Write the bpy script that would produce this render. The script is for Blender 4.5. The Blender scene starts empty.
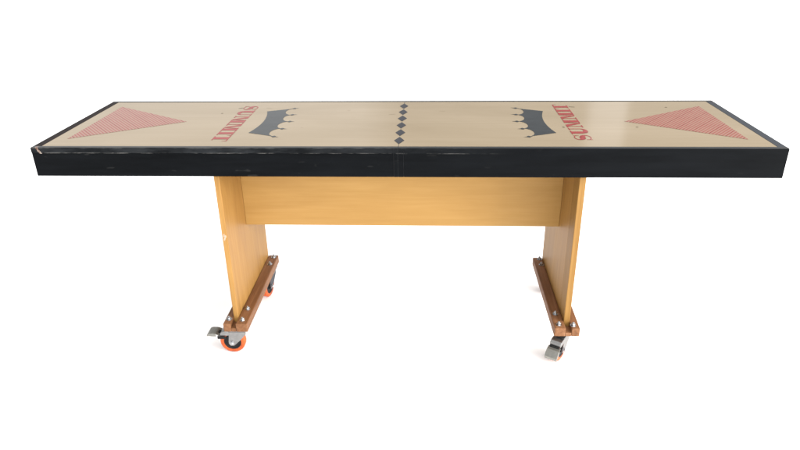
import bpy, bmesh, math, random
from mathutils import Vector, Matrix

random.seed(4)
sc = bpy.context.scene
COL = sc.collection
H = 0.803         # height of the table top above the floor
YC = 0.30         # half depth: the root stands under the middle of the top


# ------------------------------------------------------------------ materials
def new_mat(name):
    m = bpy.data.materials.new(name)
    m.use_nodes = True
    nt = m.node_tree
    return m, nt, nt.nodes, nt.links, nt.nodes['Principled BSDF']


def ramp(nodes, stops):
    r = nodes.new('ShaderNodeValToRGB')
    e = r.color_ramp.elements
    while len(e) > 1:
        e.remove(e[-1])
    for i, (p, c) in enumerate(stops):
        if i == 0:
            el = e[0]
            el.position = p
        else:
            el = e.new(p)
        el.color = (c[0], c[1], c[2], 1)
    return r


def noise(nodes, links, vec, scale, detail=4, rough=0.55, mapping=None, dist=0.0):
    if mapping:
        mp = nodes.new('ShaderNodeMapping')
        mp.inputs['Scale'].default_value = mapping
        links.new(vec, mp.inputs['Vector'])
        vec = mp.outputs['Vector']
    n = nodes.new('ShaderNodeTexNoise')
    n.inputs['Scale'].default_value = scale
    n.inputs['Detail'].default_value = detail
    n.inputs['Roughness'].default_value = rough
    n.inputs['Distortion'].default_value = dist
    links.new(vec, n.inputs['Vector'])
    return n.outputs['Fac']


def math_node(nodes, links, op, a, b=None, c=None):
    n = nodes.new('ShaderNodeMath')
    n.operation = op
    for i, v in enumerate((a, b, c)):
        if v is None:
            continue
        if isinstance(v, (int, float)):
            n.inputs[i].default_value = v
        else:
            links.new(v, n.inputs[i])
    return n.outputs[0]


def mix(nodes, links, fac, a, b, mode='MIX'):
    n = nodes.new('ShaderNodeMix')
    n.data_type = 'RGBA'
    n.blend_type = mode
    for sock, v in ((n.inputs[0], fac), (n.inputs[6], a), (n.inputs[7], b)):
        if isinstance(v, (int, float)):
            sock.default_value = v
        elif isinstance(v, tuple):
            sock.default_value = (v[0], v[1], v[2], 1)
        else:
            links.new(v, sock)
    return n.outputs[2]


def objcoord(nodes):
    return nodes.new('ShaderNodeTexCoord').outputs['Object']


def bump(nodes, links, bsdf, height, strength, distance):
    b = nodes.new('ShaderNodeBump')
    b.inputs['Strength'].default_value = strength
    b.inputs['Distance'].default_value = distance
    links.new(height, b.inputs['Height'])
    links.new(b.outputs['Normal'], bsdf.inputs['Normal'])


def wood(name, dark, mid, light, grain, rough=0.5, spec=0.3, blotch=0.35, seam=0.35):
    m, nt, N, L, B = new_mat(name)
    oc = objcoord(N)
    stretch = {'x': (0.35, 7, 7), 'y': (7, 0.35, 7), 'z': (7, 7, 0.35)}[grain]
    broad = {'x': (0.6, 2.2, 2.2), 'y': (2.2, 0.6, 2.2), 'z': (2.2, 2.2, 0.6)}[grain]
    f = noise(N, L, oc, 9, 7, 0.62, stretch, 0.4)
    r = ramp(N, [(0.28, dark), (0.5, mid), (0.74, light)])
    L.new(f, r.inputs[0])
    big = noise(N, L, oc, 2.6, 3, 0.55, broad, 0.9)
    rb = ramp(N, [(0.3, (0.82, 0.77, 0.70)), (0.68, (1.05, 1.05, 1.06))])
    L.new(big, rb.inputs[0])
    c = mix(N, L, blotch * 2, r.outputs[0], rb.outputs[0], 'MULTIPLY')
    # fine dark pores
    p = noise(N, L, oc, 55, 3, 0.6, {'x': (0.06, 3, 3), 'y': (3, 0.06, 3), 'z': (3, 3, 0.06)}[grain])
    rp = ramp(N, [(0.30, (0.62, 0.55, 0.48)), (0.42, (1, 1, 1))])
    L.new(p, rp.inputs[0])
    c = mix(N, L, seam, c, rp.outputs[0], 'MULTIPLY')
    # scattered small marks
    s = noise(N, L, oc, 26, 2, 0.4)
    rs = ramp(N, [(0.79, (1, 1, 1)), (0.82, (0.55, 0.48, 0.42))])
    L.new(s, rs.inputs[0])
    c = mix(N, L, 0.7, c, rs.outputs[0], 'MULTIPLY')
    L.new(c, B.inputs['Base Color'])
    rr = N.new('ShaderNodeMapRange')
    rr.inputs['To Min'].default_value = rough - 0.08
    rr.inputs['To Max'].default_value = rough + 0.12
    L.new(big, rr.inputs['Value'])
    L.new(rr.outputs[0], B.inputs['Roughness'])
    B.inputs['Specular IOR Level'].default_value = spec
    bump(N, L, B, f, 0.25, 0.0006)
    return m


def laminate():
    m, nt, N, L, B = new_mat('tan_play_surface')
    oc = objcoord(N)
    f = noise(N, L, oc, 8, 6, 0.6, (0.18, 6, 6), 0.3)
    r = ramp(N, [(0.25, TAN[0]), (0.5, TAN[1]), (0.75, TAN[2])])
    L.new(f, r.inputs[0])
    b = noise(N, L, oc, 1.7, 4, 0.6, (0.7, 1.6, 1), 0.6)
    rb = ramp(N, [(0.3, (0.90, 0.88, 0.84)), (0.7, (1.06, 1.06, 1.07))])
    L.new(b, rb.inputs[0])
    c = mix(N, L, 0.9, r.outputs[0], rb.outputs[0], 'MULTIPLY')
    # little stains and rubbed spots
    s = noise(N, L, oc, 15, 2, 0.4, (0.7, 1.5, 1))
    rs = ramp(N, [(0.76, (1, 1, 1)), (0.80, (0.62, 0.58, 0.52))])
    L.new(s, rs.inputs[0])
    c = mix(N, L, 0.6, c, rs.outputs[0], 'MULTIPLY')
    L.new(c, B.inputs['Base Color'])
    rr = N.new('ShaderNodeMapRange')
    rr.inputs['To Min'].default_value = 0.05
    rr.inputs['To Max'].default_value = 0.15
    L.new(noise(N, L, oc, 5, 5, 0.6), rr.inputs['Value'])
    L.new(rr.outputs[0], B.inputs['Roughness'])
    B.inputs['Specular IOR Level'].default_value = 0.28
    bump(N, L, B, noise(N, L, oc, 3.0, 3, 0.5, (0.6, 2, 1)), 0.025, 0.003)
    return m


def black_paint(name, base, scratch_amt, spec, rough=0.42, tone=None):
    m, nt, N, L, B = new_mat(name)
    oc = objcoord(N)
    f = noise(N, L, oc, 7, 5, 0.6, (0.5, 5, 5))
    t = tone or base
    r = ramp(N, [(0.3, tuple(v * 0.75 for v in base)), (0.7, tuple(v * 1.5 for v in t))])
    L.new(f, r.inputs[0])
    c = r.outputs[0]
    # chipped and rubbed paint: short horizontal scuffs, most along the lip's lower edge and top arris
    sep = N.new('ShaderNodeSeparateXYZ')
    L.new(oc, sep.inputs[0])
    z = sep.outputs[2]

    def band(z0, w):
        d = math_node(N, L, 'ABSOLUTE', math_node(N, L, 'SUBTRACT', z, z0))
        return math_node(N, L, 'SUBTRACT', 1.0, math_node(N, L, 'MINIMUM', math_node(N, L, 'DIVIDE', d, w), 1.0))
    leftish = N.new('ShaderNodeMapRange')
    leftish.inputs['From Min'].default_value = 0.38
    leftish.inputs['From Max'].default_value = -0.35
    L.new(sep.outputs[0], leftish.inputs['Value'])
    scuff = noise(N, L, oc, 55, 5, 0.75, (0.30, 1, 1.2))
    thr = ramp(N, [(0.47, (0, 0, 0)), (0.66, (1, 1, 1))])
    L.new(scuff, thr.inputs[0])
    edge = math_node(N, L, 'ADD', band(H - 0.0185, 0.0018), math_node(N, L, 'MULTIPLY', band(H - 0.001, 0.0030), 0.4))
    k = math_node(N, L, 'MULTIPLY', math_node(N, L, 'MULTIPLY', edge, thr.outputs[0]), leftish.outputs[0])
    k = math_node(N, L, 'MULTIPLY', k, scratch_amt)
    # stray pale nicks anywhere
    n2 = noise(N, L, oc, 42, 2, 0.5, (0.45, 1, 1.6))
    t2 = ramp(N, [(0.715, (0, 0, 0)), (0.755, (0.55, 0.55, 0.55))])
    L.new(n2, t2.inputs[0])
    k = math_node(N, L, 'MAXIMUM', k, math_node(N, L, 'MULTIPLY', math_node(N, L, 'MULTIPLY_ADD', leftish.outputs[0], 0.8, 0.2), math_node(N, L, 'MULTIPLY', t2.outputs[0], scratch_amt * 0.08)))
    c = mix(N, L, k, c, (0.30, 0.29, 0.27))
    # pale smears on the upper lip, stronger towards the left
    sm = noise(N, L, oc, 11, 5, 0.7, (0.8, 1, 3))
    ts = ramp(N, [(0.38, (0.12, 0.12, 0.12)), (0.75, (1, 1, 1))])
    L.new(sm, ts.inputs[0])
    lipmask = math_node(N, L, 'GREATER_THAN', z, H - 0.0182)
    c = mix(N, L, math_node(N, L, 'MULTIPLY', math_node(N, L, 'MULTIPLY', ts.outputs[0], lipmask),
                            math_node(N, L, 'MULTIPLY', leftish.outputs[0], 0.10 * scratch_amt)), c, (0.28, 0.30, 0.32))
    # the worn front left corner, down to bare wood
    cx = math_node(N, L, 'ABSOLUTE', math_node(N, L, 'ADD', sep.outputs[0],
                   math_node(N, L, 'MULTIPLY_ADD', z, 0.55, 1.1865 - 0.55 * H - 0.0055)))
    chipn = noise(N, L, oc, 120, 3, 0.6)
    inx = math_node(N, L, 'LESS_THAN', cx, math_node(N, L, 'MULTIPLY', chipn, 0.0075))
    inz = math_node(N, L, 'GREATER_THAN', z, H - 0.021)
    front = math_node(N, L, 'LESS_THAN', sep.outputs[1], -YC + 0.012)
    chip = math_node(N, L, 'MULTIPLY', math_node(N, L, 'MULTIPLY', inx, inz), front)
    cc = ramp(N, [(0.42, (0.10, 0.045, 0.03)), (0.62, (0.30, 0.26, 0.22))])
    L.new(chipn, cc.inputs[0])
    c = mix(N, L, chip, c, cc.outputs[0])
    L.new(c, B.inputs['Base Color'])
    rr = N.new('ShaderNodeMapRange')
    rr.inputs['To Min'].default_value = rough - 0.1
    rr.inputs['To Max'].default_value = rough + 0.2
    L.new(f, rr.inputs['Value'])
    L.new(rr.outputs[0], B.inputs['Roughness'])
    B.inputs['Specular IOR Level'].default_value = spec
    bump(N, L, B, noise(N, L, oc, 60, 3, 0.6, (0.5, 1, 1)), 0.12, 0.001)
    return m


def print_ink(name, a, b, scale=30, spec=0.28, rough=0.10):
    m, nt, N, L, B = new_mat(name)
    oc = objcoord(N)
    f = noise(N, L, oc, scale, 5, 0.65, (0.6, 1.4, 1))
    r = ramp(N, [(0.32, a), (0.7, b)])
    L.new(f, r.inputs[0])
    L.new(r.outputs[0], B.inputs['Base Color'])
    B.inputs['Roughness'].default_value = rough
    B.inputs['Specular IOR Level'].default_value = spec
    return m


def hatch_ink():
    """red line screen with heavier rules; the UV u runs across the rules in metres"""
    m, nt, N, L, B = new_mat('red_hatched_print')
    uv = N.new('ShaderNodeUVMap').outputs['UV']
    sep = N.new('ShaderNodeSeparateXYZ')
    L.new(uv, sep.inputs[0])
    u = sep.outputs[0]

    def stripe(u, pitch, duty, soft):
        fr = math_node(N, L, 'FRACT', math_node(N, L, 'DIVIDE', u, pitch))
        d = math_node(N, L, 'ABSOLUTE', math_node(N, L, 'SUBTRACT', fr, 0.5))
        mr = N.new('ShaderNodeMapRange')
        mr.inputs['From Min'].default_value = duty / 2 + soft
        mr.inputs['From Max'].default_value = duty / 2 - soft
        L.new(d, mr.inputs['Value'])
        return mr.outputs[0]
    fine = stripe(u, 0.01026, 0.46, 0.08)
    cross = stripe(sep.outputs[1], 0.01026, 0.34, 0.08)
    fine = math_node(N, L, 'MAXIMUM', fine, math_node(N, L, 'MULTIPLY', cross, 0.75))
    rule = stripe(u, 0.0513, 0.066, 0.012)
    worn = noise(N, L, objcoord(N), 22, 5, 0.65)
    wr = ramp(N, [(0.3, (0.75, 0.75, 0.75)), (0.7, (1, 1, 1))])
    L.new(worn, wr.inputs[0])
    c = mix(N, L, math_node(N, L, 'MULTIPLY', fine, wr.outputs[0]), HATCH[0], HATCH[1])
    c = mix(N, L, math_node(N, L, 'MULTIPLY', rule, wr.outputs[0]), c, HATCH[2])
    L.new(c, B.inputs['Base Color'])
    B.inputs['Roughness'].default_value = 0.10
    B.inputs['Specular IOR Level'].default_value = 0.28
    return m


def metal(name, col, rough, metallic=1.0, dirt=0.22):
    m, nt, N, L, B = new_mat(name)
    oc = objcoord(N)
    f = noise(N, L, oc, 60, 5, 0.65)
    r = ramp(N, [(0.3, tuple(v * (1 - dirt) for v in col)), (0.65, col)])
    L.new(f, r.inputs[0])
    L.new(r.outputs[0], B.inputs['Base Color'])
    B.inputs['Metallic'].default_value = metallic
    rr = N.new('ShaderNodeMapRange')
    rr.inputs['To Min'].default_value = rough - 0.1
    rr.inputs['To Max'].default_value = rough + 0.15
    L.new(f, rr.inputs['Value'])
    L.new(rr.outputs[0], B.inputs['Roughness'])
    return m


def plain(name, col, rough, spec=0.4, var=0.25, scale=40):
    m, nt, N, L, B = new_mat(name)
    f = noise(N, L, objcoord(N), scale, 5, 0.6)
    r = ramp(N, [(0.3, tuple(v * (1 - var) for v in col)), (0.7, tuple(min(v * (1 + var), 1) for v in col))])
    L.new(f, r.inputs[0])
    L.new(r.outputs[0], B.inputs['Base Color'])
    B.inputs['Roughness'].default_value = rough
    B.inputs['Specular IOR Level'].default_value = spec
    return m


TAN = ((0.257, 0.202, 0.131), (0.268, 0.212, 0.139), (0.279, 0.222, 0.149))
HATCH = ((0.268, 0.175, 0.122), (0.222, 0.034, 0.028), (0.190, 0.018, 0.015))
M = {}
M['top'] = laminate()
M['dust'] = plain('dusty_joint', (0.024, 0.025, 0.027), 0.7, 0.1)
M['chip'] = plain('bare_chipped_wood', (0.36, 0.27, 0.20), 0.7, 0.1, 0.5, 150)
M['ply'] = wood('golden_plywood', (0.255, 0.133, 0.036), (0.300, 0.160, 0.045), (0.340, 0.188, 0.057), 'z', 0.45, 0.2, 0.5, 0.12)
M['beam'] = wood('golden_plywood_beam', (0.335, 0.188, 0.054), (0.360, 0.205, 0.061), (0.385, 0.224, 0.071), 'x', 0.45, 0.2, 0.32, 0.05)
M['lipping'] = wood('darker_wood_lipping', (0.215, 0.112, 0.028), (0.255, 0.136, 0.036), (0.295, 0.165, 0.048), 'z', 0.48, 0.2, 0.5, 0.2)
M['plyedge'] = wood('plywood_edge', (0.29, 0.152, 0.040), (0.345, 0.188, 0.055), (0.40, 0.228, 0.075), 'z', 0.5, 0.2)
M['rail'] = wood('brown_stained_wood', (0.120, 0.052, 0.022), (0.185, 0.083, 0.036), (0.255, 0.130, 0.066), 'y', 0.5, 0.2, 0.45)
M['black'] = black_paint('worn_black_paint', (0.0030, 0.0035, 0.0042), 0.7, 0.035)
M['endleft'] = black_paint('rubbed_brown_black_paint', (0.012, 0.0085, 0.0080), 0.0, 0.08, 0.5)
M['endright'] = black_paint('glossy_black_blue_reflection', (0.009, 0.0125, 0.019), 0.0, 0.5, 0.3)  # glossy black, with a bluish window reflection tinted into its base colour
M['cap'] = black_paint('glossy_black_top_edge', (0.010, 0.0105, 0.0115), 0.25, 0.45, 0.32)
M['crown'] = print_ink('slate_crown_ink', (0.012, 0.0155, 0.018), (0.022, 0.0265, 0.030))
M['diamond'] = print_ink('slate_diamond_ink', (0.011, 0.0115, 0.017), (0.020, 0.021, 0.028))
M['red'] = print_ink('faded_red_ink', (0.215, 0.016, 0.015), (0.250, 0.034, 0.029))
M['mark'] = print_ink('dull_brown_mark', (0.12, 0.09, 0.05), (0.16, 0.12, 0.07), 60)
M['hatch'] = hatch_ink()
M['steel'] = metal('zinc_plated_steel', (0.30, 0.295, 0.29), 0.38)
M['darksteel'] = metal('tarnished_steel', (0.11, 0.115, 0.13), 0.45)
M['pedal'] = metal('dull_pedal_steel', (0.29, 0.285, 0.26), 0.42)
M['bolt'] = metal('bright_bolt_steel', (0.60, 0.61, 0.63), 0.25, dirt=0.6)
M['tyre'] = plain('orange_polyurethane', (0.47, 0.080, 0.016), 0.45, 0.3, 0.45)
M['hub'] = plain('black_nylon', (0.010, 0.010, 0.011), 0.5, 0.2)
M['rubber'] = plain('black_rubber', (0.012, 0.012, 0.012), 0.6, 0.15)
M['floor'] = plain('white_floor', (0.95, 0.95, 0.95), 0.9, 0.1, 0.01, 3)


# ------------------------------------------------------------------ mesh helpers
def link(name, bm, mat, parent=None, loc=(0, 0, 0), rot=0.0, smooth=False):
    bmesh.ops.recalc_face_normals(bm, faces=bm.faces)
    me = bpy.data.meshes.new(name)
    bm.to_mesh(me)
    bm.free()
    me.materials.append(mat)
    if smooth:
        for p in me.polygons:
            p.use_smooth = True
    o = bpy.data.objects.new(name, me)
    COL.objects.link(o)
    o.location = loc
    o.rotation_euler = (0, 0, rot)
    if parent:
        o.parent = parent
    return o


def box(bm, x0, x1, y0, y1, z0, z1, bevel=0.0, segs=2):
    """a box in table coordinates (y from the front edge, z from the top surface)"""
    t = bmesh.new()
    g = bmesh.ops.create_cube(t, size=1.0)
    for v in g['verts']:
        v.co = Vector(((x0 + x1) / 2 + v.co.x * (x1 - x0), (y0 + y1) / 2 + v.co.y * (y1 - y0),
                       (z0 + z1) / 2 + v.co.z * (z1 - z0)))
    if bevel:
        bmesh.ops.bevel(t, geom=t.edges[:], offset=bevel, segments=segs, profile=0.5, affect='EDGES')
    add(bm, t)


def add(bm, t, mx=None):
    me = bpy.data.meshes.new('scratch')
    if mx is not None:
        bmesh.ops.transform(t, matrix=mx, verts=t.verts)
    t.to_mesh(me)
    t.free()
    bm.from_mesh(me)
    bpy.data.meshes.remove(me)


def T(x, y, z):
    return (x, y - YC, z + H)


def tbox(bm, x0, x1, y0, y1, z0, z1, bevel=0.0, segs=2):
    box(bm, x0, x1, y0 - YC, y1 - YC, z0 + H, z1 + H, bevel, segs)


def lathe(bm, prof, n=40, axis='z', centre=(0, 0, 0)):
    """profile of (radius, along) revolved about an axis"""
    rings = []
    for r, h in prof:
        ring = []
        if r < 1e-6:
            ring = [bm.verts.new(pt(axis, 0, 0, h, centre))]
        else:
            for i in range(n):
                a = 2 * math.pi * i / n
                ring.append(bm.verts.new(pt(axis, r * math.cos(a), r * math.sin(a), h, centre)))
        rings.append(ring)
    for A, B in zip(rings, rings[1:]):
        if len(A) == 1 and len(B) == 1:
            continue
        for i in range(n):
            j = (i + 1) % n
            if len(A) == 1:
                bm.faces.new((A[0], B[i], B[j]))
            elif len(B) == 1:
                bm.faces.new((A[i], A[j], B[0]))
            else:
                bm.faces.new((A[i], A[j], B[j], B[i]))


def pt(axis, a, b, h, c):
    if axis == 'z':
        return (c[0] + a, c[1] + b, c[2] + h)
    return (c[0] + a, c[1] + h, c[2] + b)        # axis y


def prism(bm, outline, y0, y1, bevel=0.0):
    """outline in (x, z) extruded along y"""
    t = bmesh.new()
    a = [t.verts.new((x, y0, z)) for x, z in outline]
    b = [t.verts.new((x, y1, z)) for x, z in outline]
    t.faces.new(a)
    t.faces.new(b[::-1])
    n = len(a)
    for i in range(n):
        j = (i + 1) % n
        t.faces.new((a[i], b[i], b[j], a[j]))
    bmesh.ops.recalc_face_normals(t, faces=t.faces)
    if bevel:
        bmesh.ops.bevel(t, geom=t.edges[:], offset=bevel, segments=2, profile=0.5, affect='EDGES')
    add(bm, t)


# ------------------------------------------------------------------ setting
fb = bmesh.new()
bmesh.ops.create_grid(fb, x_segments=2, y_segments=2, size=40)
floor = link('floor', fb, M['floor'])
floor['kind'] = 'structure'

# ------------------------------------------------------------------ the table
root = bpy.data.objects.new('shuffleboard_table', None)
COL.objects.link(root)
root.location = (0, YC, 0)
root.empty_display_size = 0.2
root['label'] = 'long tan shuffleboard table with black edges on a golden plywood base with casters'
root['category'] = 'game table'

D = 0.605
TX0, TX1, TY0, TY1 = -1.172, 1.172, 0.016, 0.589
# playing surface
b = bmesh.new()
tbox(b, TX0, TX1, TY0, TY1, -0.022, -0.001)
top = link('tabletop', b, M['top'], root)

# edge boards: the front is in two halves with two short cover strips over the joint
b = bmesh.new()
prof = [(0.0015, -0.098), (0.0015, -0.0192), (0.0, -0.0180), (0.0, -0.0022), (0.0009, -0.0013), (0.0160, -0.0013), (0.0160, -0.098)]
def edge_run(bm, x0, x1, prof, f=0.0015):
    t = bmesh.new()
    n = len(prof)
    A = [t.verts.new(T(x0, y, z)) for y, z in prof]
    Bv = [t.verts.new(T(x1, y, z)) for y, z in prof]
    t.faces.new(A)
    t.faces.new(Bv[::-1])
    for i in range(n):
        j = (i + 1) % n
        t.faces.new((A[i], Bv[i], Bv[j], A[j]))
    add(bm, t)
edge_run(b, -1.2, -0.0222, prof)
link('edge_board', b, M['black'], root)
b = bmesh.new()
plainprof = [(0.0008, -0.098), (0.0002, -0.094), (0.0, -0.0022), (0.0009, -0.0013), (0.0160, -0.0013), (0.0160, -0.098)]
edge_run(b, 0.0108, 1.2, plainprof)
link('edge_board', b, M['black'], root)
for x0, x1 in ((-0.0210, -0.0086), (-0.0076, 0.0096)):
    b = bmesh.new()
    tbox(b, x0, x1, 0.0004, 0.0011, -0.098, -0.0016, 0.0003, 1)
    link('joint_strip', b, M['black'], root)
b = bmesh.new()
tbox(b, -0.0218, 0.0104, 0.0012, 0.0150, -0.0975, -0.0016)
link('joint_backing', b, M['dust'], root)
for x0, x1 in ((-1.199, -0.0068), (-0.0062, 1.199)):
    b = bmesh.new()
    tbox(b, x0, x1, 0.0012, 0.0159, -0.0012, 0.0003, 0.0005, 2)
    link('top_edge_trim', b, M['cap'], root)
b = bmesh.new()
tbox(b, -1.2, 1.2, 0.5892, D, -0.098, 0.0, 0.0014)
link('edge_board', b, M['cap'], root)
b = bmesh.new()
tbox(b, -1.2, TX0 - 0.0002, 0.0162, 0.589, -0.098, -0.0002, 0.0014)
link('edge_board', b, M['endleft'], root)
b = bmesh.new()
tbox(b, TX1 + 0.0002, 1.2, 0.0162, 0.589, -0.098, -0.0002, 0.0014)
link('edge_board', b, M['endright'], root)

# ---- printed artwork, laid 0.6 mm over the playing surface, as a game reads from each end
ZP = -0.0004
CX, CY = -0.005, 0.306

def side_pt(side, a, bb, dz=0.0):
    """a: to the reader's right, bb: away from the reader, measured from the middle of the table"""
    if side < 0:
        return T(CX - bb, CY - a, ZP + dz)
    return T(CX + bb, CY + a, ZP + dz)


def poly(bm, pts, side, dz=0.0):
    vs = [bm.verts.new(side_pt(side, a, d, dz)) for a, d in pts]
    f = bm.faces.new(vs)
    f.normal_update()
    if f.normal.z < 0:
        f.normal_flip()
    return f


def artlink(name, bm, mat, label=None):
    bmesh.ops.triangulate(bm, faces=bm.faces[:])
    for f in bm.faces:
        f.normal_update()
        if f.normal.z < 0:
            f.normal_flip()
    me = bpy.data.meshes.new(name)
    bm.to_mesh(me)
    bm.free()
    me.materials.append(mat)
    o = bpy.data.objects.new(name, me)
    COL.objects.link(o)
    o.parent = top
    if label:
        o['label'] = label
    return o


def crown(side):
    # d is the distance from the table's middle: base at .523, points towards the middle
    bm = bmesh.new()
    d0 = 0.523
    def P(a, h):
        return (a, d0 - h)
    out = []
    for i in range(17):                       # hollow base line
        t = i / 16
        a = -0.140 + 0.280 * t
        out.append(P(a, 0.019 * (1 - (2 * t - 1) ** 2)))
    tips = [0.178, 0.0885, 0.0, -0.0885, -0.178]
    th = [0.089, 0.098, 0.106, 0.098, 0.089]
    for i, (a, h) in enumerate(zip(tips, th)):
        out.append(P(a, h))
        if i < 4:
            a2, h2 = tips[i + 1], th[i + 1]
            for k in range(0, 15):
                s = k / 14
                ang = math.pi * s
                am = a + (a2 - a) * (0.06 + 0.88 * s)
                hm = min(h, h2) + (h2 - h) * (s - 0.5) * 0.6 - 0.0155 * math.sin(ang) ** 0.6
                out.append(P(am, hm))
    poly(bm, out, side)
    for a, h in zip(tips, th):                # a bead and a fine point over each spike
        tilt = 0.010 * a / 0.178
        n = 0.0026
        poly(bm, [P(a - n, h - 0.003), P(a + n, h - 0.003), P(a + n + tilt * 0.3, h + 0.004), P(a - n + tilt * 0.3, h + 0.004)], side, 0.00005)
        ring = []
        for i in range(18):
            t = 2 * math.pi * i / 18
            ring.append(P(a + tilt * 0.5 + 0.0088 * math.cos(t), h + 0.0085 + 0.0064 * math.sin(t)))
        poly(bm, ring, side, 0.0001)
        poly(bm, [P(a - 0.0032 + tilt * 0.6, h + 0.012), P(a + 0.0032 + tilt * 0.6, h + 0.012), P(a + tilt * 1.2, h + 0.0275)], side, 0.00015)
    return artlink('crown_emblem', bm, M['crown'])


def letters(side):
    """high contrast slab capitals reading along the reader's left to right"""
    bm = bmesh.new()
    hgt = 0.055
    base = 0.627                               # baseline distance from the middle
    hair = 0.0040
    cnt = [0]

    def quad(pts):
        cnt[0] += 1
        poly(bm, [(a, base - h) for a, h in pts], side, 0.00003 * (cnt[0] % 5))

    def rect(a0, a1, h0, h1):
        quad([(a0, h0), (a1, h0), (a1, h1), (a0, h1)])

    def ribbon(pts):
        for (p, w), (q, v) in zip(pts, pts[1:]):
            d = Vector((q[0] - p[0], q[1] - p[1]))
            n = Vector((-d.y, d.x)).normalized()
            quad([(p[0] + n.x * w / 2, p[1] + n.y * w / 2), (q[0] + n.x * v / 2, q[1] + n.y * v / 2),
                  (q[0] - n.x * v / 2, q[1] - n.y * v / 2), (p[0] - n.x * w / 2, p[1] - n.y * w / 2)])

    def serif(ac, w, h):
        rect(ac - w / 2, ac + w / 2, h, h + hair)

    a = -0.220
    # S
    w = 0.056
    S = []
    for i in range(41):
        t = i / 40
        if t < 0.5:
            ang = math.radians(20 + 250 * (t / 0.5))
            c = (a + w * 0.5, hgt * 0.735)
            r = (w * 0.40, hgt * 0.245)
        else:
            ang = math.radians(90 - 250 * ((t - 0.5) / 0.5))
            c = (a + w * 0.5, hgt * 0.265)
            r = (w * 0.42, hgt * 0.245)
        x = c[0] + r[0] * math.cos(ang)
        y = c[1] + r[1] * math.sin(ang)
        thick = 0.0030 + 0.0165 * math.exp(-((t - 0.5) / 0.17) ** 2)
        S.append(((x, y), thick))
    ribbon(S)
    rect(a + w * 0.84, a + w * 0.90, hgt * 0.66, hgt * 1.0)
    rect(a + w * 0.06, a + w * 0.12, 0.0, hgt * 0.34)
    a += w + 0.006
    # U
    w = 0.078
    st = 0.0232
    rect(a + 0.010, a + 0.010 + st, hgt * 0.28, hgt - hair)
    rect(a + w - 0.016, a + w - 0.011, hgt * 0.28, hgt - hair)
    U = []
    for i in range(15):
        t = i / 14
        ang = math.pi * (1 + t)
        cx = (a + 0.010 + st / 2 + a + w - 0.0135) / 2
        rx = (a + w - 0.0135 - (a + 0.010 + st / 2)) / 2
        U.append(((cx + rx * math.cos(ang), hgt * 0.28 + hgt * 0.24 * math.sin(ang)), st * (1 - t) + 0.005 * t))
    ribbon(U)
    serif(a + 0.010 + st / 2, st + 0.018, hgt - hair)
    serif(a + w - 0.0135, 0.024, hgt - hair)
    a += w + 0.004
    # M twice
    for k in range(2):
        w = 0.098
        rect(a + 0.0098, a + 0.0155, hair, hgt - hair)
        rect(a + w - 0.010 - st, a + w - 0.010, hair, hgt - hair)
        quad([(a + 0.0157, hgt - hair), (a + 0.0157 + 0.0205, hgt - hair), (a + w * 0.5 + 0.0045, 0.0015), (a + w * 0.5 - 0.003, 0.0015)])
        quad([(a + w - 0.0102 - st, hgt - hair), (a + w - 0.0165 - st, hgt - hair), (a + w * 0.5 - 0.002, 0.0015), (a + w * 0.5 + 0.005, 0.0015)])
        serif(a + 0.0135, 0.026, 0.0)
        serif(a + w - 0.010 - st / 2, st + 0.018, 0.0)
        serif(a + 0.0185, 0.034, hgt - hair)
        serif(a + w - 0.010 - st / 2, st + 0.018, hgt - hair)
        a += w + 0.002
    # I
    w = 0.042
    rect(a + w / 2 - st / 2, a + w / 2 + st / 2, hair, hgt - hair)
    serif(a + w / 2, st + 0.018, 0.0)
    serif(a + w / 2, st + 0.018, hgt - hair)
    a += w + 0.003
    # T
    w = 0.066
    rect(a + w / 2 - st / 2, a + w / 2 + st / 2, hair, hgt - hair)
    serif(a + w / 2, st + 0.018, 0.0)
    rect(a, a + w, hgt - hair, hgt)
    quad([(a, hgt - hair), (a + 0.0045, hgt - hair), (a + 0.0012, hgt * 0.70), (a, hgt * 0.70)])
    quad([(a + w - 0.0045, hgt - hair), (a + w, hgt - hair), (a + w, hgt * 0.70), (a + w - 0.0012, hgt * 0.70)])
    return artlink('lettering', bm, M['red'])


def triangle(side):
    bm = bmesh.new()
    pts = [(-0.212, 1.122), (0.210, 1.122), (0.0, 0.786)]
    fc = poly(bm, pts, side)
    uvl = bm.loops.layers.uv.new('UVMap')
    for lp in fc.loops:
        x, y = lp.vert.co.x, lp.vert.co.y + YC
        if side < 0:
            u = (y + 1.15 * x + 0.7 + 0.0390) / 1.524
            v = (y - 1.15 * x) / 1.524
        else:
            u = (y - 1.15 * x + 0.7 + 0.0380) / 1.524
            v = (y + 1.15 * x) / 1.524
        lp[uvl].uv = (u + 2.0513, v + 3)
    return artlink('scoring_triangle', bm, M['hatch'])


for side, word in ((-1, 'left'), (1, 'right')):
    crown(side)
    letters(side)
    triangle(side)

# diamonds down the middle seam
for i in range(6):
    yc = 0.081 + (0.522 - 0.081) * i / 5
    bm = bmesh.new()
    for dx, dy in ((-0.0168, 0), (0, -0.0395), (0.0168, 0), (0, 0.0395)):
        bm.verts.new(T(-0.0065 + dx, yc + dy, ZP))
    bm.verts.ensure_lookup_table()
    bm.faces.new(bm.verts[:])
    artlink('diamond_mark', bm, M['diamond'])
for dy0, dy1 in ((TY0 + 0.001, 0.040), (0.563, TY1 - 0.001)):     # hairline seam where the two halves of the top meet
    bm = bmesh.new()
    bm.faces.new([bm.verts.new(T(-0.0065 + dx, y, ZP - 0.0002)) for dx, y in ((-0.0007, dy0), (0.0007, dy0), (0.0007, dy1), (-0.0007, dy1))])
    artlink('seam_line', bm, M['diamond'])
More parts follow.
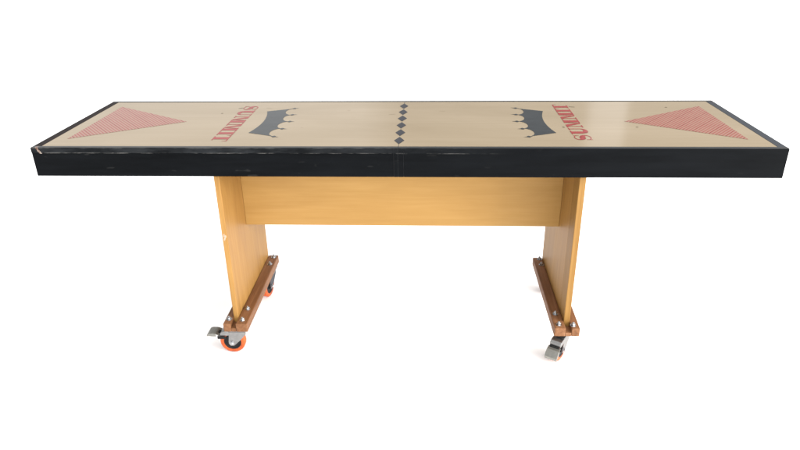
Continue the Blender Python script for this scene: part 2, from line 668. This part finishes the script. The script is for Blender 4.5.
# small dull specks and rubbed dashes
def speck(x, y, rx, ry, rot=0.0):
    bm = bmesh.new()
    vs = []
    for i in range(10):
        t = 2 * math.pi * i / 10
        k = random.uniform(0.7, 1.15)
        dx, dy = rx * k * math.cos(t), ry * k * math.sin(t)
        vs.append(bm.verts.new(T(x + dx * math.cos(rot) - dy * math.sin(rot), y + dx * math.sin(rot) + dy * math.cos(rot), ZP - 0.0001)))
    bm.faces.new(vs)
    artlink('stain', bm, M['mark'])


for q in ((-0.642, 0.497, 0.013, 0.005, 0.5), (-0.694, 0.42, 0.004, 0.007, 0), (0.637, 0.508, 0.014, 0.005, -0.4),
          (0.555, 0.235, 0.005, 0.007, 0), (0.805, 0.235, 0.005, 0.006, 0), (0.99, 0.50, 0.005, 0.006, 0)):
    speck(*q)

# ---- base: two end panels, the beam between them
PANELS = {-1: (-0.6200, -0.6030), 1: (0.5780, 0.5985)}
for s in (-1, 1):
    x0, x1 = PANELS[s]
    b = bmesh.new()
    ys = 0.0276 if s < 0 else 0.100
    tbox(b, x0, x1, ys + 0.0006, 0.508, -0.688, -0.0225, 0.0008, 1)
    pan = link('end_panel', b, M['ply'], root)
    b = bmesh.new()
    tbox(b, x0 - 0.0003, x1 + 0.0003, 0.0235, ys, -0.688, -0.0225, 0.0016, 2)
    link('edge_strip', b, M['plyedge'] if s < 0 else M['lipping'], pan)
    if s < 0:
        b = bmesh.new()
        t = bmesh.new()
        bmesh.ops.create_icosphere(t, subdivisions=3, radius=1)
        for v in t.verts:
            ang = math.atan2(v.co.z, v.co.x)
            k = 1 + 0.28 * math.sin(3 * ang + 1) + 0.22 * math.sin(5 * ang) + 0.15 * math.sin(8 * ang + 2)
            v.co = Vector(T(x0 + 0.0085, 0.0234, -0.330)) + Vector((v.co.x * 0.0048 * k, v.co.y * 0.0006, v.co.z * 0.0115 * k))
        add(b, t)
        link('chipped_spot', b, M['chip'], pan)
b = bmesh.new()
tbox(b, -0.6029, 0.5779, 0.2525, 0.2735, -0.389, -0.0225, 0.0015, 2)
link('stretcher', b, M['beam'], root)

# ---- foot rails, a pair clamping each panel, with bolts
RAILS = {-1: ((-0.6480, -0.6204), (-0.6026, -0.5605)), 1: ((0.5385, 0.5776), (0.5989, 0.6275))}
BOLTS = {-1: ((-0.6330, 0.010), (-0.5835, 0.006), (-0.5830, 0.080), (-0.5770, 0.494), (-0.5800, 0.430), (-0.634, 0.43)),
         1: ((0.5565, 0.003), (0.6060, -0.001), (0.5560, 0.072), (0.5640, 0.496), (0.5650, 0.447), (0.612, 0.43))}

def bolt_mesh():
    bm = bmesh.new()
    lathe(bm, [(0.0, 0.0), (0.0105, 0.0), (0.0105, 0.0016), (0.0, 0.0016)], 24)
    lathe(bm, [(0.0, 0.0016), (0.0072, 0.0016), (0.0076, 0.003), (0.0076, 0.0066), (0.0062, 0.0082), (0.0, 0.0082)], 6)
    lathe(bm, [(0.0, 0.0082), (0.0036, 0.0082), (0.0036, 0.0125), (0.0026, 0.0135), (0.0, 0.0135)], 14)
    return bm

ZRT, ZRB = -0.657, -0.691
bolt0 = None
for s in (-1, 1):
    rails = []
    for x0, x1 in RAILS[s]:
        b = bmesh.new()
        tbox(b, x0, x1, -0.021, 0.514, ZRB, ZRT, 0.003, 2)
        rails.append(link('foot_rail', b, M['rail'], root))
    b = bmesh.new()
    xa, xb = RAILS[s][0][1] + 0.0004, RAILS[s][1][0] - 0.0004
    tbox(b, xa, xb, -0.0200, 0.0230, ZRB + 0.0006, ZRT - 0.019, 0.001)
    link('spacer_block', b, M['rail'], root)
    for x, y in BOLTS[s]:
        parent = rails[0] if RAILS[s][0][0] <= x <= RAILS[s][0][1] else rails[1]
        if bolt0 is None:
            o = bolt0 = link('bolt', bolt_mesh(), M['bolt'], parent)
        else:
            o = bolt0.copy()
            COL.objects.link(o)
            o.parent = parent
        o.location = T(x, y, ZRT)
        o.rotation_euler = (0, 0, random.uniform(0, 1))

# ---- casters. local frame: swivel axis at the origin, floor at z 0, trailing towards -x
R, TRAIL = 0.0465, 0.030
PLATE = H + ZRB        # underside of the rails

def caster(x, y, heading, brake, lift=0.0):
    c = bpy.data.objects.new('caster', None)
    COL.objects.link(c)
    c.parent = root
    c.location = (x, y - YC, 0)
    c.rotation_euler = (0, 0, heading)
    c.empty_display_size = 0.05
    # mounting plate stays square to the rails
    b = bmesh.new()
    box(b, -0.030, 0.030, -0.036, 0.036, PLATE - 0.0045, PLATE - 0.0004, 0.0012, 1)
    link('mounting_plate', b, M['steel'], c, rot=-heading)
    # swivel race and fork
    b = bmesh.new()
    lathe(b, [(0.0, PLATE - 0.0045), (0.025, PLATE - 0.0045), (0.027, PLATE - 0.010), (0.0225, PLATE - 0.0145), (0.0, PLATE - 0.0145)], 32)
    link('swivel_race', b, M['steel'], c, smooth=False)
    b = bmesh.new()
    zt = PLATE - 0.0146
    box(b, -0.036, 0.026, -0.0195, 0.0195, zt - 0.0035, zt, 0.001, 1)
    side = [(-0.036, zt - 0.0036), (0.026, zt - 0.0036), (0.024, zt - 0.014), (0.002, R + 0.012), (-TRAIL + 0.013, R - 0.006),
            (-TRAIL + 0.006, R - 0.012), (-TRAIL - 0.006, R - 0.012), (-TRAIL - 0.012, R - 0.004), (-TRAIL - 0.012, R + 0.006)]
    for sy in (-1, 1):
        prism(b, side, sy * 0.0170, sy * 0.0195)
    link('fork', b, M['steel'] if brake else M['darksteel'], c)
    # wheel
    b = bmesh.new()
    w = 0.0125
    lathe(b, [(0.0325, -w), (0.0405, -w), (R - 0.0008, -w + 0.002), (R, -w + 0.005), (R, w - 0.005), (R - 0.0008, w - 0.002), (0.0405, w), (0.0325, w), (0.0325, -w)],
          56, 'y', (-TRAIL, 0, R + 0.0006))
    wheel = link('tyre', b, M['tyre'], c, smooth=True)
    b = bmesh.new()
    lathe(b, [(0.0, -0.0135), (0.012, -0.0135), (0.013, -0.0100), (0.026, -0.0095), (0.028, -0.0118), (0.0323, -0.0118),
              (0.0323, 0.0118), (0.028, 0.0118), (0.026, 0.0095), (0.013, 0.0100), (0.012, 0.0135), (0.0, 0.0135)], 48, 'y', (-TRAIL, 0, R + 0.0006))
    link('hub', b, M['hub'], c, smooth=False)
    for sy in (-1, 1):
        b = bmesh.new()
        prof = [(0.0, 0.0196), (0.0088, 0.0196), (0.0088, 0.0212), (0.0064, 0.0212), (0.0064, 0.0262), (0.0052, 0.0272), (0.0, 0.0272)]
        lathe(b, [(q, h * sy) for q, h in prof], 18, 'y', (-TRAIL, 0, R + 0.0006))
        link('axle_nut', b, M['bolt'], c)
    if brake:
        # hood over the back of the fork, then the foot pedal
        b = bmesh.new()
        hood = [(-0.0365, 0.0800), (-0.0365, zt - 0.0005), (-0.050, zt + 0.0005), (-0.063, zt - 0.0025), (-0.0700, zt - 0.009), (-0.0720, 0.0775), (-0.0680, 0.0765)]
        prism(b, hood, -0.0205, 0.0205, 0.0012)
        link('brake_housing', b, M['steel'], c)
        b = bmesh.new()
        if lift >= 0:
            box(b, -0.0840, -0.0725, -0.011, 0.011, 0.0700, 0.0860, 0.003)
            box(b, -0.0800, -0.0500, -0.0235, -0.0215, 0.0660, 0.0790, 0.0007, 1)
        else:
            box(b, -0.0795, -0.0735, -0.0185, 0.0185, 0.062, 0.0815, 0.0015)
        link('brake_pad', b, M['rubber'], c)
        b = bmesh.new()
        ped = [(-0.0735, 0.0795), (-0.0800, 0.0815), (-0.0860, 0.0840), (-0.0930, 0.0850), (-0.1060, 0.0845), (-0.1140, 0.0825), (-0.1185, 0.0785), (-0.1200, 0.0725),
               (-0.1176, 0.0725), (-0.1165, 0.0775), (-0.1128, 0.0805), (-0.1055, 0.0820), (-0.0930, 0.0825), (-0.0865, 0.0815), (-0.0805, 0.0790), (-0.0735, 0.0770)]
        prism(b, ped, -0.0225, 0.0225)
        for sy in (-1, 1):
            skirt = [(-0.0865, 0.0815), (-0.0930, 0.0825), (-0.1055, 0.0820), (-0.1128, 0.0805), (-0.1165, 0.0775), (-0.1176, 0.0735), (-0.1020, 0.0725), (-0.0865, 0.0725)]
            prism(b, skirt, sy * 0.0204, sy * 0.0224)
        piv = Vector((-0.076, 0, 0.0785))
        mxr = Matrix.Translation(piv + Vector((0, 0, 0.004 if lift >= 0 else -0.004))) @ Matrix.Rotation(lift, 4, 'Y') @ Matrix.Translation(-piv)
        bmesh.ops.transform(b, matrix=mxr, verts=b.verts)
        link('brake_pedal', b, M['pedal'], c)
    return c

caster(-0.603, 0.022, 0.0, True, math.radians(1))
caster(0.582, 0.028, math.radians(57), True, math.radians(-46))
caster(-0.592, 0.450, math.radians(80), False)
caster(0.604, 0.450, math.radians(-95), False)

# ------------------------------------------------------------------ light
w = bpy.data.worlds.new('World')
sc.world = w
w.use_nodes = True
N, L = w.node_tree.nodes, w.node_tree.links
bg = N['Background']
WORLD = 2.0
tc = N.new('ShaderNodeTexCoord')
sep = N.new('ShaderNodeSeparateXYZ')
L.new(tc.outputs['Generated'], sep.inputs[0])
gx, gy, gz = sep.outputs
# a bright room: lighter towards the right, dimmer towards the left
side = N.new('ShaderNodeMapRange')
side.inputs['From Min'].default_value = -0.9
side.inputs['From Max'].default_value = 0.9
side.inputs['To Min'].default_value = 0.20
side.inputs['To Max'].default_value = 1.85
L.new(gx, side.inputs['Value'])
# behind the table: a pale wall to the left, a darker one to the right with a narrow bright window
az = math_node(N, L, 'DIVIDE', gx, math_node(N, L, 'MAXIMUM', gy, 0.05))
azr = ramp(N, [(0.0, (0.46,) * 3), (0.41, (0.45,) * 3), (0.47, (0.23,) * 3), (0.705, (0.20,) * 3), (0.716, (0.48,) * 3),
               (0.757, (0.52,) * 3), (0.763, (0.22,) * 3), (1.0, (0.26,) * 3)])
L.new(math_node(N, L, 'ADD', math_node(N, L, 'MULTIPLY', az, 0.8333), 0.5), azr.inputs[0])
wb = N.new('ShaderNodeMapRange')
wb.inputs['From Min'].default_value = 0.45
wb.inputs['From Max'].default_value = 0.80
L.new(gy, wb.inputs['Value'])
bg.inputs['Color'].default_value = (1, 1, 1, 1)
front = math_node(N, L, 'MULTIPLY_ADD', math_node(N, L, 'MINIMUM', gy, 0.0), -0.45, 1.0)
k = mix(N, L, wb.outputs[0], math_node(N, L, 'MULTIPLY', side.outputs[0], front), azr.outputs[0])
st = math_node(N, L, 'MULTIPLY', k, WORLD)
L.new(st, bg.inputs['Strength'])


def area(name, loc, target, size, power, col=(1, 1, 1)):
    l = bpy.data.lights.new(name, 'AREA')
    l.shape = 'RECTANGLE'
    l.size, l.size_y = size
    l.energy = power
    l.color = col
    o = bpy.data.objects.new(name, l)
    COL.objects.link(o)
    o.location = loc
    d = Vector(target) - Vector(loc)
    o.rotation_euler = d.to_track_quat('-Z', 'Y').to_euler()
    return o


area('window_light', (4.2, -1.6, 1.5), (0, 0.3, 0.45), (3.6, 2.6), 340, (1.0, 0.97, 0.93))

# ------------------------------------------------------------------ camera
cam = bpy.data.cameras.new('camera')
cam.sensor_width = 36
cam.sensor_fit = 'HORIZONTAL'
cam.lens = 638.966 / 800 * 36
cam.clip_end = 200
co = bpy.data.objects.new('camera', cam)
COL.objects.link(co)
a, r, y = math.radians(25.0083), math.radians(-0.7824), math.radians(-2.728)
fw = Vector((math.sin(y) * math.cos(a), math.cos(y) * math.cos(a), -math.sin(a)))
rt = Vector((math.cos(y), -math.sin(y), 0))
up = rt.cross(fw)
rt2 = rt * math.cos(r) + up * math.sin(r)
up2 = rt2.cross(fw)
mx = Matrix((rt2, up2, -fw)).transposed().to_4x4()
mx.translation = Vector((0.0878, -1.9292, 0.6327 + H))
co.matrix_world = mx
sc.camera = co

# ------------------------------------------------------------------ render
sc.render.engine = 'CYCLES'
sc.cycles.use_denoising = True
sc.cycles.max_bounces = 8
sc.view_settings.view_transform = 'Standard'
sc.view_settings.look = 'None'
sc.view_settings.exposure = 0
sc.view_settings.gamma = 1
